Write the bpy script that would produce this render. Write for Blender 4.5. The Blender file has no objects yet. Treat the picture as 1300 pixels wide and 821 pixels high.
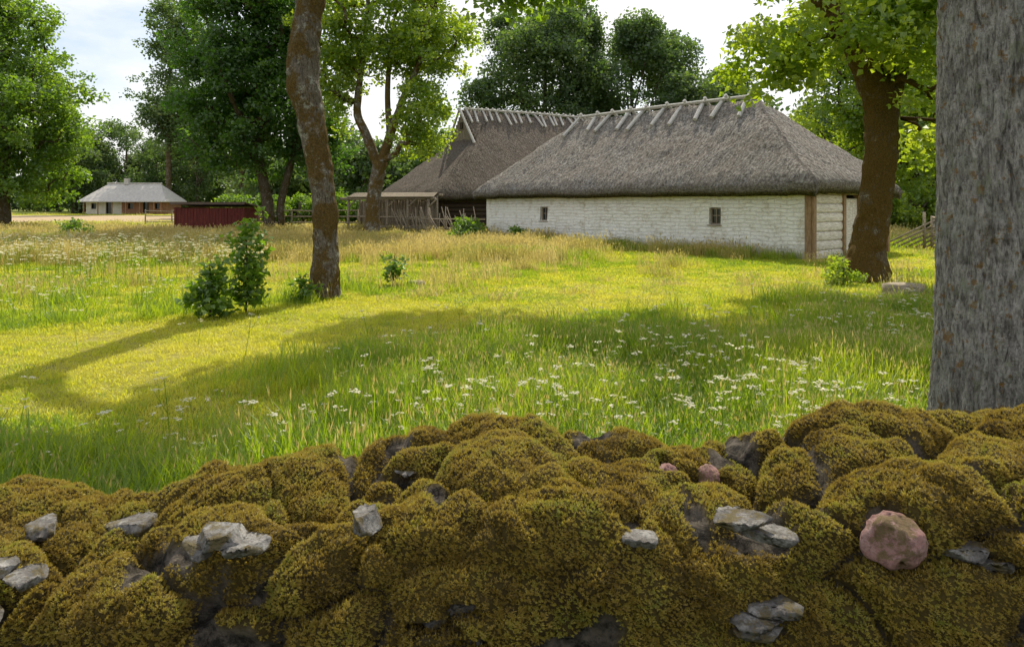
import bpy, math, random
import numpy as np
from mathutils import Vector, noise, Matrix, Euler
random.seed(7); rng=np.random.default_rng(7)
SC=bpy.context.scene
SUN_EL=49.0; SUN_AZ=13.0
# ------------------------------------------------------------ helpers
def link(o,parent=None):
    SC.collection.objects.link(o)
    if parent is not None: o.parent=parent
    return o
def empty(name,loc=(0,0,0),rz=0):
    e=bpy.data.objects.new(name,None); e.location=loc; e.rotation_euler=(0,0,rz); e.empty_display_size=.3
    return link(e)
class G:
    def __init__(s): s.v=[];s.f=[];s.m=[]
    def add(s,vs,fs,mi=0):
        b=len(s.v); s.v+= [tuple(p) for p in vs]
        s.f+=[tuple(i+b for i in f) for f in fs]; s.m+=[mi]*len(fs)
    def box(s,c,size,rz=0,mi=0,rx=0,ry=0):
        M=Matrix.Translation(c)@Euler((rx,ry,rz)).to_matrix().to_4x4()
        x,y,z=[a/2 for a in size]
        vs=[M@Vector((i*x,j*y,k*z)) for i in(-1,1) for j in(-1,1) for k in(-1,1)]
        s.add(vs,[(0,1,3,2),(4,6,7,5),(0,4,5,1),(2,3,7,6),(0,2,6,4),(1,5,7,3)],mi)
    def tube(s,path,rad,n=8,mi=0,cap=True,wob=0):
        P=[Vector(p) for p in path]; vs=[]
        ref=Vector((1,0.13,0.07))
        for i,p in enumerate(P):
            t=(P[min(i+1,len(P)-1)]-P[max(i-1,0)])
            if t.length<1e-6: t=Vector((0,0,1))
            t.normalize()
            if abs(t.dot(ref))>.93: r2=Vector((0,1,.1))
            else: r2=ref
            a=t.cross(r2).normalized(); b=t.cross(a)
            for k in range(n):
                an=2*math.pi*k/n; d=a*math.cos(an)+b*math.sin(an)
                r=rad[i]
                if wob:
                    w=(p+d*rad[i]); r*=1+wob*noise.noise(w*2.3)+wob*.5*noise.noise(w*7)
                    if n>20: r+=.016*(1-2.2*abs(noise.noise(Vector((w.x*16,w.y*16,w.z*4)))))
                vs.append(p+d*r)
        fs=[]
        for i in range(len(P)-1):
            for k in range(n):
                k2=(k+1)%n; fs.append((i*n+k,i*n+k2,(i+1)*n+k2,(i+1)*n+k))
        if cap:
            fs.append(tuple(range(n))[::-1]); fs.append(tuple((len(P)-1)*n+k for k in range(n)))
        s.add(vs,fs,mi)
    def obj(s,name,mats,parent=None,smooth=True,do_link=True):
        me=bpy.data.meshes.new(name); me.from_pydata(s.v,[],s.f)
        for m in mats: me.materials.append(m)
        me.polygons.foreach_set('material_index',s.m)
        me.polygons.foreach_set('use_smooth',[smooth]*len(s.f)); me.update()
        o=bpy.data.objects.new(name,me)
        if do_link: link(o,parent)
        return o
def vnoise(x,y,seed=0):
    x=np.asarray(x,float);y=np.asarray(y,float)
    xi=np.floor(x).astype(np.int64);yi=np.floor(y).astype(np.int64);xf=x-xi;yf=y-yi
    def h(a,b):
        n=(a*374761393+b*668265263+seed*982451653)&0x7fffffff
        n=((n^(n>>13))*1274126177)&0x7fffffff
        return ((n^(n>>16))&0xffff)/65535.0
    u=xf*xf*(3-2*xf);v=yf*yf*(3-2*yf)
    return (h(xi,yi)*(1-u)+h(xi+1,yi)*u)*(1-v)+(h(xi,yi+1)*(1-u)+h(xi+1,yi+1)*u)*v
def fbm(x,y,seed=0,o=3):
    r=0;a=.5;t=0
    for i in range(o):
        r=r+a*vnoise(x*2**i,y*2**i,seed+i);t+=a;a*=.5
    return r/t
def sstep(a,b,x):
    t=np.clip((np.asarray(x,float)-a)/(b-a),0,1);return t*t*(3-2*t)
# ------------------------------------------------------------ material helpers
def newmat(name):
    m=bpy.data.materials.new(name); m.use_nodes=True; nt=m.node_tree; nt.nodes.clear()
    out=nt.nodes.new('ShaderNodeOutputMaterial'); return m,nt,out
def nd(nt,t,props={},**inp):
    n=nt.nodes.new(t)
    for k,v in props.items(): setattr(n,k,v)
    for k,v in inp.items():
        k2=k.replace('_',' ')
        s=n.inputs[int(k[1:])] if (k[0]=='i' and k[1:].isdigit()) else n.inputs[k2]
        if isinstance(v,bpy.types.NodeSocket): nt.links.new(v,s)
        else: s.default_value=v
    return n
def ramp(nt,fac,stops):
    n=nt.nodes.new('ShaderNodeValToRGB'); e=n.color_ramp.elements
    while len(e)<len(stops): e.new(.5)
    for i,(p,c) in enumerate(stops):
        e[i].position=p; e[i].color=(c[0],c[1],c[2],1) if hasattr(c,'__len__') else (c,c,c,1)
    nt.links.new(fac,n.inputs[0]); return n.outputs[0]
def mixc(nt,f,a,b,mode='MIX'):
    n=nt.nodes.new('ShaderNodeMix'); n.data_type='RGBA'; n.blend_type=mode
    for s,v in((n.inputs[0],f),(n.inputs[6],a),(n.inputs[7],b)):
        if isinstance(v,bpy.types.NodeSocket): nt.links.new(v,s)
        elif s==n.inputs[0]: s.default_value=v
        else: s.default_value=(v[0],v[1],v[2],1)
    return n.outputs[2]
def coords(nt,scale=(1,1,1),kind='Object'):
    tc=nt.nodes.new('ShaderNodeTexCoord')
    mp=nd(nt,'ShaderNodeMapping'); nt.links.new(tc.outputs[kind],mp.inputs[0]); mp.inputs['Scale'].default_value=scale
    return mp.outputs[0]
def noi(nt,vec,scale,detail=4,rough=.6):
    return nd(nt,'ShaderNodeTexNoise',Vector=vec,Scale=scale,Detail=detail,Roughness=rough).outputs[0]
def finish(nt,out,col,rough=.85,height=None,bs=.5,bd=.05,spec=.25):
    p=nd(nt,'ShaderNodeBsdfPrincipled')
    if isinstance(col,bpy.types.NodeSocket): nt.links.new(col,p.inputs['Base Color'])
    else: p.inputs['Base Color'].default_value=(*col,1)
    p.inputs['Roughness'].default_value=rough; p.inputs['Specular IOR Level'].default_value=spec
    if height is not None:
        b=nd(nt,'ShaderNodeBump',Strength=bs,Distance=bd,Height=height); nt.links.new(b.outputs[0],p.inputs['Normal'])
    nt.links.new(p.outputs[0],out.inputs[0])
def leafmat(name,stops,tstops,tf=.45,gloss=.06,patch=0):
    m,nt,out=newmat(name)
    oi=nt.nodes.new('ShaderNodeObjectInfo'); geo=nt.nodes.new('ShaderNodeNewGeometry')
    a=nd(nt,'ShaderNodeMath',{'operation':'MULTIPLY_ADD'},i0=geo.outputs['Random Per Island'],i1=.45,i2=0.0)
    b=nd(nt,'ShaderNodeMath',{'operation':'MULTIPLY_ADD'},i0=oi.outputs['Random'],i1=.55,i2=a.outputs[0])
    fac=b.outputs[0]
    if patch:
        n=nd(nt,'ShaderNodeTexNoise',Vector=geo.outputs['Position'],Scale=patch,Detail=5,Roughness=.7)
        s=ramp(nt,n.outputs[0],[(.36,0),(.64,1)])
        fac=nd(nt,'ShaderNodeMath',{'operation':'MULTIPLY_ADD'},i0=b.outputs[0],i1=.45,i2=nd(nt,'ShaderNodeMath',{'operation':'MULTIPLY'},i0=s,i1=.55).outputs[0]).outputs[0]
    c1=ramp(nt,fac,stops); c2=ramp(nt,fac,tstops)
    d=nd(nt,'ShaderNodeBsdfDiffuse',Color=c1); t=nd(nt,'ShaderNodeBsdfTranslucent',Color=c2)
    g=nd(nt,'ShaderNodeBsdfGlossy',Roughness=.45); g.inputs['Color'].default_value=(.8,.85,.8,1)
    m1=nd(nt,'ShaderNodeMixShader',i0=tf,i1=d.outputs[0],i2=t.outputs[0])
    m2=nd(nt,'ShaderNodeMixShader',i0=gloss,i1=m1.outputs[0],i2=g.outputs[0])
    nt.links.new(m2.outputs[0],out.inputs[0]); return m
M={}
M['leaf']=leafmat('leaf_green',[(0,(.04,.085,.012)),(.5,(.065,.13,.018)),(1,(.11,.17,.025))],[(0,(.15,.30,.012)),(.5,(.28,.48,.02)),(1,(.48,.64,.04))],.52)
M['leaf_dark']=leafmat('leaf_dark_green',[(0,(.022,.06,.010)),(.6,(.042,.10,.016)),(1,(.08,.14,.022))],[(0,(.07,.2,.012)),(.6,(.14,.33,.02)),(1,(.3,.48,.03))],.48)
M['leaf_far']=leafmat('leaf_distant',[(0,(.035,.07,.025)),(.5,(.06,.105,.035)),(1,(.10,.14,.045))],[(0,(.08,.18,.03)),(.5,(.16,.28,.04)),(1,(.32,.44,.06))],.45)
M['leaf_bright']=leafmat('leaf_bright',[(0,(.065,.12,.012)),(.5,(.10,.17,.02)),(1,(.16,.22,.03))],[(0,(.28,.46,.015)),(.5,(.46,.62,.025)),(1,(.68,.78,.05))],.58)
M['grass']=leafmat('grass_green',[(0,(.07,.14,.010)),(.5,(.13,.21,.014)),(1,(.23,.28,.02))],[(0,(.24,.43,.012)),(.5,(.46,.62,.02)),(1,(.68,.76,.04))],.52,.04,.5)
M['lawn']=leafmat('grass_lawn',[(0,(.24,.29,.02)),(.5,(.39,.39,.03)),(1,(.52,.46,.08))],[(0,(.6,.72,.025)),(.5,(.86,.86,.05)),(1,(.9,.82,.12))],.5,.04,.45)
M['straw']=leafmat('grass_straw',[(0,(.26,.25,.06)),(.5,(.44,.36,.12)),(1,(.6,.48,.22))],[(0,(.46,.46,.08)),(.5,(.68,.56,.16)),(1,(.8,.66,.28))],.45,.04,.4)
M['petal']=leafmat('flower_white',[(0,(.75,.72,.55)),(1,(.85,.83,.72))],[(0,(.8,.76,.5)),(1,(.9,.88,.7))],.5,.0)
M['moss']=leafmat('moss_sprigs',[(0,(.05,.035,.012)),(.22,(.12,.08,.018)),(.42,(.27,.19,.035)),(.58,(.36,.27,.05)),(.75,(.26,.24,.04)),(1,(.12,.16,.03))],[(0,(.14,.09,.015)),(.4,(.46,.32,.04)),(.65,(.56,.47,.07)),(1,(.34,.42,.05))],.40,.03,4.5)
def bark(name,c0,c1,mossc,mossamt,vscale=1,lichen=False,lich=.58,lcol=(.50,.52,.46)):
    m,nt,out=newmat(name)
    v=coords(nt,(9*vscale,9*vscale,2.2*vscale)); v2=coords(nt)
    n1=noi(nt,v,2.4,9,.78)
    n5=noi(nt,coords(nt,(22*vscale,22*vscale,5*vscale)),1.6,8,.7)
    rid=nd(nt,'ShaderNodeMath',{'operation':'ABSOLUTE'},i0=nd(nt,'ShaderNodeMath',{'operation':'SUBTRACT'},i0=n5,i1=.5).outputs[0])
    e=ramp(nt,rid.outputs[0],[(0,1),(.13,0)])
    f=nd(nt,'ShaderNodeMath',{'operation':'MULTIPLY'},i0=n1,i1=nd(nt,'ShaderNodeMath',{'operation':'MULTIPLY_ADD'},i0=e,i1=.5,i2=.6).outputs[0])
    col=ramp(nt,f.outputs[0],[(.22,c0),(.42,[(a+b)*.45 for a,b in zip(c0,c1)]),(.62,c1)])
    ns=noi(nt,v2,1.9,9,.72)
    mf=ramp(nt,ns,[(.60-mossamt*.4,0),(.66-mossamt*.4,.9)])
    mcol=ramp(nt,noi(nt,v2,38,5,.7),[(.35,[a*.3 for a in mossc]),(.65,mossc)])
    lf=ramp(nt,noi(nt,v2,6,8,.78),[(lich,0),(lich+.05,.65)]); col=mixc(nt,lf,col,lcol)
    col=mixc(nt,mf,col,mcol)
    if lichen:
        lo=ramp(nt,noi(nt,coords(nt,(1,1,1)),13,4,.65),[(.60,0),(.64,.8)]); col=mixc(nt,lo,col,(.34,.20,.06))
        lg=ramp(nt,noi(nt,coords(nt,(1.3,1.3,1)),7,7,.7),[(.57,0),(.62,.55)]); col=mixc(nt,lg,col,(.33,.37,.24))
    h=nd(nt,'ShaderNodeMath',{'operation':'ADD'},i0=f.outputs[0],i1=noi(nt,v2,45,5,.7))
    finish(nt,out,col,.9,h.outputs[0],1.0,.04,.1); return m
M['bark']=bark('bark_grey_mossy',(.035,.027,.02),(.28,.24,.20),(.20,.125,.03),.36,lich=.54)
M['bark_mossy']=bark('bark_moss_brown',(.035,.026,.018),(.22,.17,.11),(.19,.12,.025),.48)
M['bark_far']=bark('bark_far',(.04,.032,.025),(.18,.145,.11),(.12,.09,.03),.3)
M['bark_big']=bark('bark_ash_lichen',(.08,.07,.06),(.66,.63,.58),(.2,.15,.05),.05,.9,True,.54)
def simple(name,c0,c1,scale=4,vs=(1,1,1),rough=.85,bs=.4,bd=.02):
    m,nt,out=newmat(name); v=coords(nt,vs); n=noi(nt,v,scale,6,.65)
    finish(nt,out,ramp(nt,n,[(.3,c0),(.7,c1)]),rough,n,bs,bd); return m
M['wood']=simple('weathered_wood',(.14,.11,.08),(.40,.34,.27),3,(3,3,14))
M['wood_light']=simple('silvered_logs',(.36,.35,.34),(.66,.64,.62),3,(6,6,6))
M['wood_dark']=simple('dark_timber',(.03,.022,.016),(.09,.065,.045),3,(4,4,10))
M['post']=simple('corner_post_wood',(.18,.11,.06),(.38,.26,.16),3,(6,6,2))
M['red']=simple('red_ochre_boards',(.07,.016,.014),(.17,.037,.03),2,(8,8,1))
M['tin']=simple('shingle_grey',(.34,.33,.32),(.55,.53,.5),3,(1,1,1))
M['white_far']=simple('whitewash_far',(.5,.46,.4),(.72,.68,.6),1)
M['brown']=simple('brown_boards',(.2,.1,.06),(.34,.18,.1),2)
M['redroof']=simple('shed_roof_felt',(.07,.05,.045),(.16,.12,.10),3)
m,nt,out=newmat('window_glass'); finish(nt,out,(.02,.025,.03),.12,spec=.6); M['glass']=m
m,nt,out=newmat('whitewashed_masonry')
v=coords(nt); 
br=nd(nt,'ShaderNodeTexBrick',{'offset':.5},Scale=1.0,Mortar_Size=.014,Mortar_Smooth=.6,Brick_Width=.42,Row_Height=.13)
mp=nt.nodes.new('ShaderNodeTexCoord'); sx=nd(nt,'ShaderNodeSeparateXYZ',Vector=mp.outputs['Object'])
wz=nd(nt,'ShaderNodeMath',{'operation':'MULTIPLY_ADD'},i0=noi(nt,v,1.3,3),i1=.22,i2=sx.outputs[2])
xy=nd(nt,'ShaderNodeMath',{'operation':'ADD'},i0=sx.outputs[0],i1=sx.outputs[1])
cb=nd(nt,'ShaderNodeCombineXYZ',X=xy.outputs[0],Y=wz.outputs[0]); nt.links.new(cb.outputs[0],br.inputs['Vector'])
h=nd(nt,'ShaderNodeMath',{'operation':'MULTIPLY_ADD'},i0=br.outputs['Fac'],i1=-.6,i2=noi(nt,v,9,6,.7))
h2=nd(nt,'ShaderNodeMath',{'operation':'MULTIPLY_ADD'},i0=noi(nt,v,3,3),i1=1.2,i2=h.outputs[0])
c=ramp(nt,noi(nt,v,2.5,7,.75),[(.34,(.66,.61,.53)),(.5,(.92,.91,.89))])
c=mixc(nt,ramp(nt,noi(nt,coords(nt,(1.2,1.2,3.5)),3.2,9,.8),[(.55,0),(.66,.7)]),c,(.52,.45,.37))
c=mixc(nt,ramp(nt,noi(nt,coords(nt,(3,3,.7)),2.2,6,.7),[(.58,0),(.72,.4)]),c,(.50,.47,.42))
zf=nd(nt,'ShaderNodeMath',{'operation':'MULTIPLY_ADD'},i0=noi(nt,v,3,6,.75),i1=1.0,i2=sx.outputs[2])
c=mixc(nt,ramp(nt,zf.outputs[0],[(.55,.75),(1.05,0)]),c,(.38,.35,.29))
finish(nt,out,c,.9,h2.outputs[0],1.0,.05); M['white']=m
m,nt,out=newmat('whitewashed_logs'); v=coords(nt,(1.2,1.2,10))
n=noi(nt,v,4,6,.7); finish(nt,out,ramp(nt,n,[(.3,(.36,.31,.26)),(.6,(.78,.75,.70))]),.9,n,.6,.02); M['logs']=m
def thatch(name,c0,c1,c2,moss=.0):
    m,nt,out=newmat(name)
    uv=nd(nt,'ShaderNodeUVMap'); uv.uv_map='UVMap'
    mp=nd(nt,'ShaderNodeMapping',Vector=uv.outputs[0]); mp.inputs['Scale'].default_value=(14,4.5,1)
    mp2=nd(nt,'ShaderNodeMapping',Vector=uv.outputs[0]); mp2.inputs['Scale'].default_value=(1.2,1,1)
    n1=noi(nt,mp.outputs[0],1.0,8,.85); n2=noi(nt,mp2.outputs[0],.8,6,.65); n3=noi(nt,coords(nt),12,6,.85)
    vo=nd(nt,'ShaderNodeTexVoronoi',Vector=mp.outputs[0],Scale=.9)
    f=nd(nt,'ShaderNodeMath',{'operation':'ADD'},i0=n1,i1=n3)
    f=nd(nt,'ShaderNodeMath',{'operation':'MULTIPLY'},i0=f.outputs[0],i1=.5)
    col=ramp(nt,f.outputs[0],[(.41,c0),(.5,c1),(.59,c2)])
    col=mixc(nt,ramp(nt,n2,[(.38,.0),(.66,.6)]),col,mixc(nt,.5,col,(.24,.18,.13)))
    hh=nd(nt,'ShaderNodeMath',{'operation':'MULTIPLY_ADD'},i0=vo.outputs[0],i1=-.5,i2=f.outputs[0])
    finish(nt,out,col,.95,hh.outputs[0],1.0,.2,.1); return m
M['thatch']=thatch('reed_thatch',(.05,.046,.043),(.29,.27,.255),(.62,.59,.56))
M['thatch2']=thatch('reed_thatch_old',(.035,.03,.027),(.15,.13,.115),(.34,.30,.26))
def stone(name,c0,c1,c2):
    m,nt,out=newmat(name); v=coords(nt)
    n=noi(nt,v,9,8,.7); col=ramp(nt,n,[(.3,c0),(.5,c1),(.68,c2)])
    col=mixc(nt,ramp(nt,noi(nt,v,70,4),[(.5,0),(.62,.6)]),col,c0)
    col=mixc(nt,ramp(nt,noi(nt,v,16,6,.7),[(.5,0),(.58,.8)]),col,(.13,.10,.035))
    finish(nt,out,col,.85,noi(nt,v,30,8,.75),.9,.02); return m
M['stone']=stone('limestone',(.06,.056,.052),(.18,.17,.165),(.44,.43,.42))
M['pink']=stone('pink_granite',(.16,.085,.08),(.34,.19,.175),(.46,.32,.30))
m,nt,out=newmat('moss_bed'); v=coords(nt)
at=nd(nt,'ShaderNodeAttribute',{'attribute_name':'mossm'})
c=ramp(nt,noi(nt,v,5,5),[(.3,(.03,.02,.005)),(.7,(.09,.065,.012))])
c=mixc(nt,at.outputs['Fac'],mixc(nt,ramp(nt,noi(nt,v,14,7,.75),[(.42,0),(.6,1)]),(.012,.010,.008),(.13,.11,.09)),c)
finish(nt,out,c,.95,noi(nt,v,60,6,.7),1.0,.015); M['mossbed']=m
m,nt,out=newmat('meadow_ground'); v=coords(nt)
at=nd(nt,'ShaderNodeAttribute',{'attribute_name':'gcol'})
n=noi(nt,v,3,8,.75); c=mixc(nt,.9,at.outputs['Color'],ramp(nt,n,[(.3,(.55,.55,.5)),(.7,(1,1,1))]),'MULTIPLY')
finish(nt,out,c,.95,noi(nt,v,25,5,.8),.8,.05,.1); M['ground']=m
# ------------------------------------------------------------ scatter (instances)
def protocoll(name,objs):
    c=bpy.data.collections.new(name)
    for o in objs: c.objects.link(o)
    return c
def scatter(name,pts,rot,scl,idx,coll,parent=None):
    pts=np.asarray(pts,np.float32); n=len(pts)
    me=bpy.data.meshes.new(name); me.vertices.add(n); me.vertices.foreach_set('co',pts.ravel())
    a=me.attributes.new('rot','FLOAT_VECTOR','POINT'); a.data.foreach_set('vector',np.asarray(rot,np.float32).ravel())
    scl=np.asarray(scl,np.float32)
    if scl.ndim==1: scl=np.repeat(scl[:,None],3,1)
    a=me.attributes.new('scl','FLOAT_VECTOR','POINT'); a.data.foreach_set('vector',scl.ravel())
    a=me.attributes.new('idx','INT','POINT'); a.data.foreach_set('value',np.asarray(idx,np.int32))
    me.update()
    o=bpy.data.objects.new(name,me); link(o,parent)
    ng=bpy.data.node_groups.new(name+'_scatter','GeometryNodeTree')
    ng.interface.new_socket('Geometry',in_out='INPUT',socket_type='NodeSocketGeometry')
    ng.interface.new_socket('Geometry',in_out='OUTPUT',socket_type='NodeSocketGeometry')
    gi=ng.nodes.new('NodeGroupInput');go=ng.nodes.new('NodeGroupOutput')
    ci=ng.nodes.new('GeometryNodeCollectionInfo'); ci.inputs['Collection'].default_value=coll
    ci.inputs['Separate Children'].default_value=True; ci.inputs['Reset Children'].default_value=True
    ip=ng.nodes.new('GeometryNodeInstanceOnPoints'); ip.inputs['Pick Instance'].default_value=True
    def na(nm,t):
        q=ng.nodes.new('GeometryNodeInputNamedAttribute'); q.data_type=t; q.inputs[0].default_value=nm; return q.outputs[0]
    er=ng.nodes.new('FunctionNodeEulerToRotation')
    L=ng.links.new
    L(gi.outputs[0],ip.inputs['Points']); L(ci.outputs[0],ip.inputs['Instance'])
    L(na('idx','INT'),ip.inputs['Instance Index']); L(na('rot','FLOAT_VECTOR'),er.inputs[0]); L(er.outputs[0],ip.inputs['Rotation'])
    L(na('scl','FLOAT_VECTOR'),ip.inputs['Scale']); L(ip.outputs[0],go.inputs[0])
    md=o.modifiers.new('scatter','NODES'); md.node_group=ng
    return o
# ------------------------------------------------------------ prototypes
def leaf_cluster(name,mat,n=55,R=.5,size=.14,flat=.65,seed=1,upb=.6):
    r=random.Random(seed); g=G()
    for i in range(n):
        d=Vector((r.gauss(0,1),r.gauss(0,1),r.gauss(0,1))).normalized()*R*r.random()**.45
        d.z*=flat
        nrm=Vector((r.gauss(0,.7),r.gauss(0,.7),upb+r.gauss(0,.6))).normalized()
        t=nrm.cross(Vector((r.gauss(0,1),r.gauss(0,1),r.gauss(0,1)))).normalized(); b=nrm.cross(t)
        s=size*r.uniform(.7,1.3); w=.42
        P=[d,d+(b*w-nrm*.0+t*.35)*s*1,d+(t*1.0-nrm*.15)*s,d+(-b*w+t*.35)*s]
        P[1]+=nrm*.1*s;P[3]+=nrm*.1*s
        g.add(P,[(0,1,2),(0,2,3)])
    return g.obj(name,[mat],smooth=False,do_link=False)
LC={}
for k,mm in(('leaf','leaf'),('dark','leaf_dark'),('far','leaf_far'),('bright','leaf_bright')):
    LC[k]=protocoll('leaf_clusters_'+k,[leaf_cluster('%s_cluster_%d'%(k,i),M[mm],60 if k!='far' else 46,seed=i+3) for i in range(4)])
LC['maple']=protocoll('leaf_clusters_maple',[leaf_cluster('maple_cluster_%d'%i,M['leaf'],16,R=.22,size=.13,flat=.6,seed=i+23,upb=1.2) for i in range(3)])
def grass_clump(name,mat,n,R,h,w,seed,bend=.45,head=None,lean=0):
    r=random.Random(seed); g=G()
    for i in range(n):
        a=r.random()*6.283; q=R*math.sqrt(r.random()); p=Vector((q*math.cos(a),q*math.sin(a),-.01))
        yaw=r.random()*6.283; dr=Vector((math.cos(yaw),math.sin(yaw),0)); sd=Vector((-dr.y,dr.x,0))
        H=h*r.uniform(.55,1.15); B=H*bend*r.uniform(.2,1.3); W=w*r.uniform(.7,1.2)
        c=[p,p+dr*B*.25+Vector((0,0,H*.5)),p+dr*B*.65+Vector((0,0,H*.85)),p+dr*B+Vector((0,0,H*.97))]
        ws=[W*.8,W,W*.6]
        V=[]
        for j in range(3): V+=[c[j]-sd*ws[j]/2,c[j]+sd*ws[j]/2]
        V.append(c[3]); g.add(V,[(0,1,3,2),(2,3,5,4),(4,5,6)],0)
        if head and r.random()<head[0]:
            t=c[3]; L=head[1]*r.uniform(.7,1.2); e=head[2]
            g.add([t-dr*.1*L,t+sd*e+Vector((0,0,L*.4)),t+dr*.25*L+Vector((0,0,L)),t-sd*e+Vector((0,0,L*.4))],[(0,1,2,3)],1)
    mats=[mat] if not head else [mat,M['straw']]
    return g.obj(name,mats,smooth=False,do_link=False)
PR=protocoll('grass_clumps',[
 grass_clump('g00_lawn',M['lawn'],46,.14,.055,.006,1,.8),grass_clump('g01_lawn',M['grass'],46,.14,.075,.006,2,.6),
 grass_clump('g02_tall',M['grass'],42,.14,.24,.007,3,.7),grass_clump('g03_tall',M['grass'],34,.14,.33,.0055,4,.5,(.15,.05,.004)),
 grass_clump('g04_midlawn',M['lawn'],50,.24,.06,.013,5,.8),grass_clump('g05_midgreen',M['grass'],50,.24,.10,.014,6,.6),
 grass_clump('g06_straw',M['straw'],40,.3,.46,.010,7,.35,(.7,.10,.013)),grass_clump('g07_straw',M['straw'],40,.3,.32,.012,8,.5,(.4,.08,.013)),
 grass_clump('g08_midtall',M['grass'],46,.26,.32,.013,9,.5,(.1,.08,.01))])
def umbel(name,seed):
    r=random.Random(seed); g=G()
    H=.5; g.tube([(0,0,0),(.02,0,H*.6),(.04,.01,H)],[.004,.003,.002],4,0)
    def head(e,n,s0):
        for i in range(n):
            q=Vector((r.gauss(0,s0),r.gauss(0,s0),r.gauss(0,s0*.25)+.01))+e; s=.0058*r.uniform(.7,1.3); a=r.random()*3
            u=Vector((math.cos(a),math.sin(a),r.gauss(0,.3)))*s; v=Vector((-math.sin(a),math.cos(a),r.gauss(0,.3)))*s
            g.add([q-u-v,q+u-v,q+u+v,q-u+v],[(0,1,2,3)],1)
    for k in range(r.randint(1,3)):
        a=r.random()*6.28; b=Vector((.02,0,H*r.uniform(.45,.7))); e=b+Vector((math.cos(a)*.1,math.sin(a)*.1,H*.32))
        g.tube([b,e],[.003,.002],3,0); head(e,12,.013)
    head(Vector((.04,.01,H)),20,.018)
    return g.obj(name,[M['grass'],M['petal']],smooth=False,do_link=False)
UM=protocoll('umbel_flowers',[umbel('umbel_%d'%i,i) for i in range(4)])
# ------------------------------------------------------------ region masks (world XY)
BA=math.atan2(-.756,.654); BO=Vector((-1.2,33.3,0)); BL=15.6; BD=5.5
def barn_local(x,y):
    dx=x-BO.x;dy=y-BO.y; return dx*.654-dy*.756, dx*.756+dy*.654
HA=math.radians(30); HO=Vector((-3.88,38.5,0)); HL=17; HD=8
def house_local(x,y):
    dx=x-HO.x;dy=y-HO.y;c,s=math.cos(HA),math.sin(HA); return dx*c+dy*s,-dx*s+dy*c
def m_straw(x,y):
    w=fbm(x*.22,y*.3,5)*5
    lx,ly=barn_local(x,y)
    left=sstep(18,22,y+w-2.5)*(1-sstep(44,56,y+w))*sstep(.02,-.08,(x/np.maximum(y,1))-.13)
    front=sstep(2.4,1.2,-ly+w*.15)*sstep(-1,0,lx)*(1-sstep(12,15,lx))*.5
    r=np.clip(left+front,0,1)
    return r*sstep(.38,.62,fbm(x*.3,y*.6,9))*.8
def m_midtall(x,y):
    w=fbm(x*.22,y*.3,5)*5
    left=sstep(18,22,y+w-2.5)*(1-sstep(44,56,y+w))*sstep(.02,-.08,(x/np.maximum(y,1))-.13)
    lx,ly=barn_local(x,y)
    front=sstep(2.0,1.0,-ly+w*.15)*sstep(-1,0,lx)*(1-sstep(13,16,lx))
    return np.clip(left+front,0,1)*.75
def pathc(x): return np.interp(x,[-12,-4.8,-1.7,1,5.8,12],[3.5,7.2,10.8,13.0,15.8,19])
def m_path(x,y):
    d=np.abs(y-pathc(x)-(fbm(x*.4,y*.1,66)-.5)*1.2)
    return 1-sstep(1.7,3.3,d)
def m_tall(x,y):
    q=x/np.maximum(y,1)
    w=fbm(x*.5,y*.5,15)
    a=(1-sstep(7.0,9.0,y+w*2.5-1-.12*x))*sstep(-.34,-.12,q+(w-.5)*.25)
    b=(1-sstep(11,14,y+w*2))*sstep(.34,.46,q+(w-.5)*.2)
    c=(1-sstep(4.4,5.6,y+w))*.6
    return np.clip(a+b+c,0,1)*(1-m_path(x,y)*.9)
def m_dirt(x,y):
    w=(fbm(x*.1,y*.1,31)-.5)*14
    return sstep(62,68,y+w)*(1-sstep(100,112,y+w))*(1-sstep(-38,-30,x+w*.5))*sstep(-78,-70,x)
def gheight(x,y):
    return (fbm(x*.12,y*.12,40)-.5)*.16*sstep(4,9,y)
# ------------------------------------------------------------ ground sheet
def axis(lo,hi,fine0,fine1,step,gr):
    a=list(np.arange(fine0,fine1+1e-6,step)); s=step; x=fine1
    while x<hi: s*=gr; x+=s; a.append(min(x,hi))
    s=step;x=fine0
    while x>lo: s*=gr; x-=s; a.insert(0,max(x,lo))
    return np.array(a)
gx=axis(-1800,1800,-30,30,.4,1.1); gy=axis(-300,2500,-2,45,.4,1.08)
X,Y=np.meshgrid(gx,gy); Z=gheight(X,Y)
nx,ny=len(gx),len(gy)
idx=np.arange(nx*ny).reshape(ny,nx)
F=np.stack([idx[:-1,:-1],idx[:-1,1:],idx[1:,1:],idx[1:,:-1]],-1).reshape(-1,4)
me=bpy.data.meshes.new('ground'); me.from_pydata(np.stack([X,Y,Z],-1).reshape(-1,3).tolist(),[],F.tolist())
ms=m_straw(X,Y);mt=m_tall(X,Y);mp_=m_path(X,Y);md_=m_dirt(X,Y)
col=np.zeros((ny,nx,4));col[...,3]=1
def mx(c,m): 
    for i in range(3): col[...,i]=col[...,i]*(1-m)+c[i]*m
n=fbm(X*.6,Y*.6,77)
mx((.34,.34,.045),1); mx((.22,.28,.03),sstep(.52,.62,n)); mx((.50,.44,.15),mp_*.75)
mx((.07,.11,.02),mt); mx((.36,.31,.13),ms); mx((.55,.42,.28),md_); mx((.2,.24,.05),sstep(110,140,Y))
ca=me.color_attributes.new('gcol','FLOAT_COLOR','POINT'); ca.data.foreach_set('color',col.reshape(-1))
me.materials.append(M['ground']); me.polygons.foreach_set('use_smooth',[True]*len(me.polygons))
link(bpy.data.objects.new('ground',me))
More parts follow.
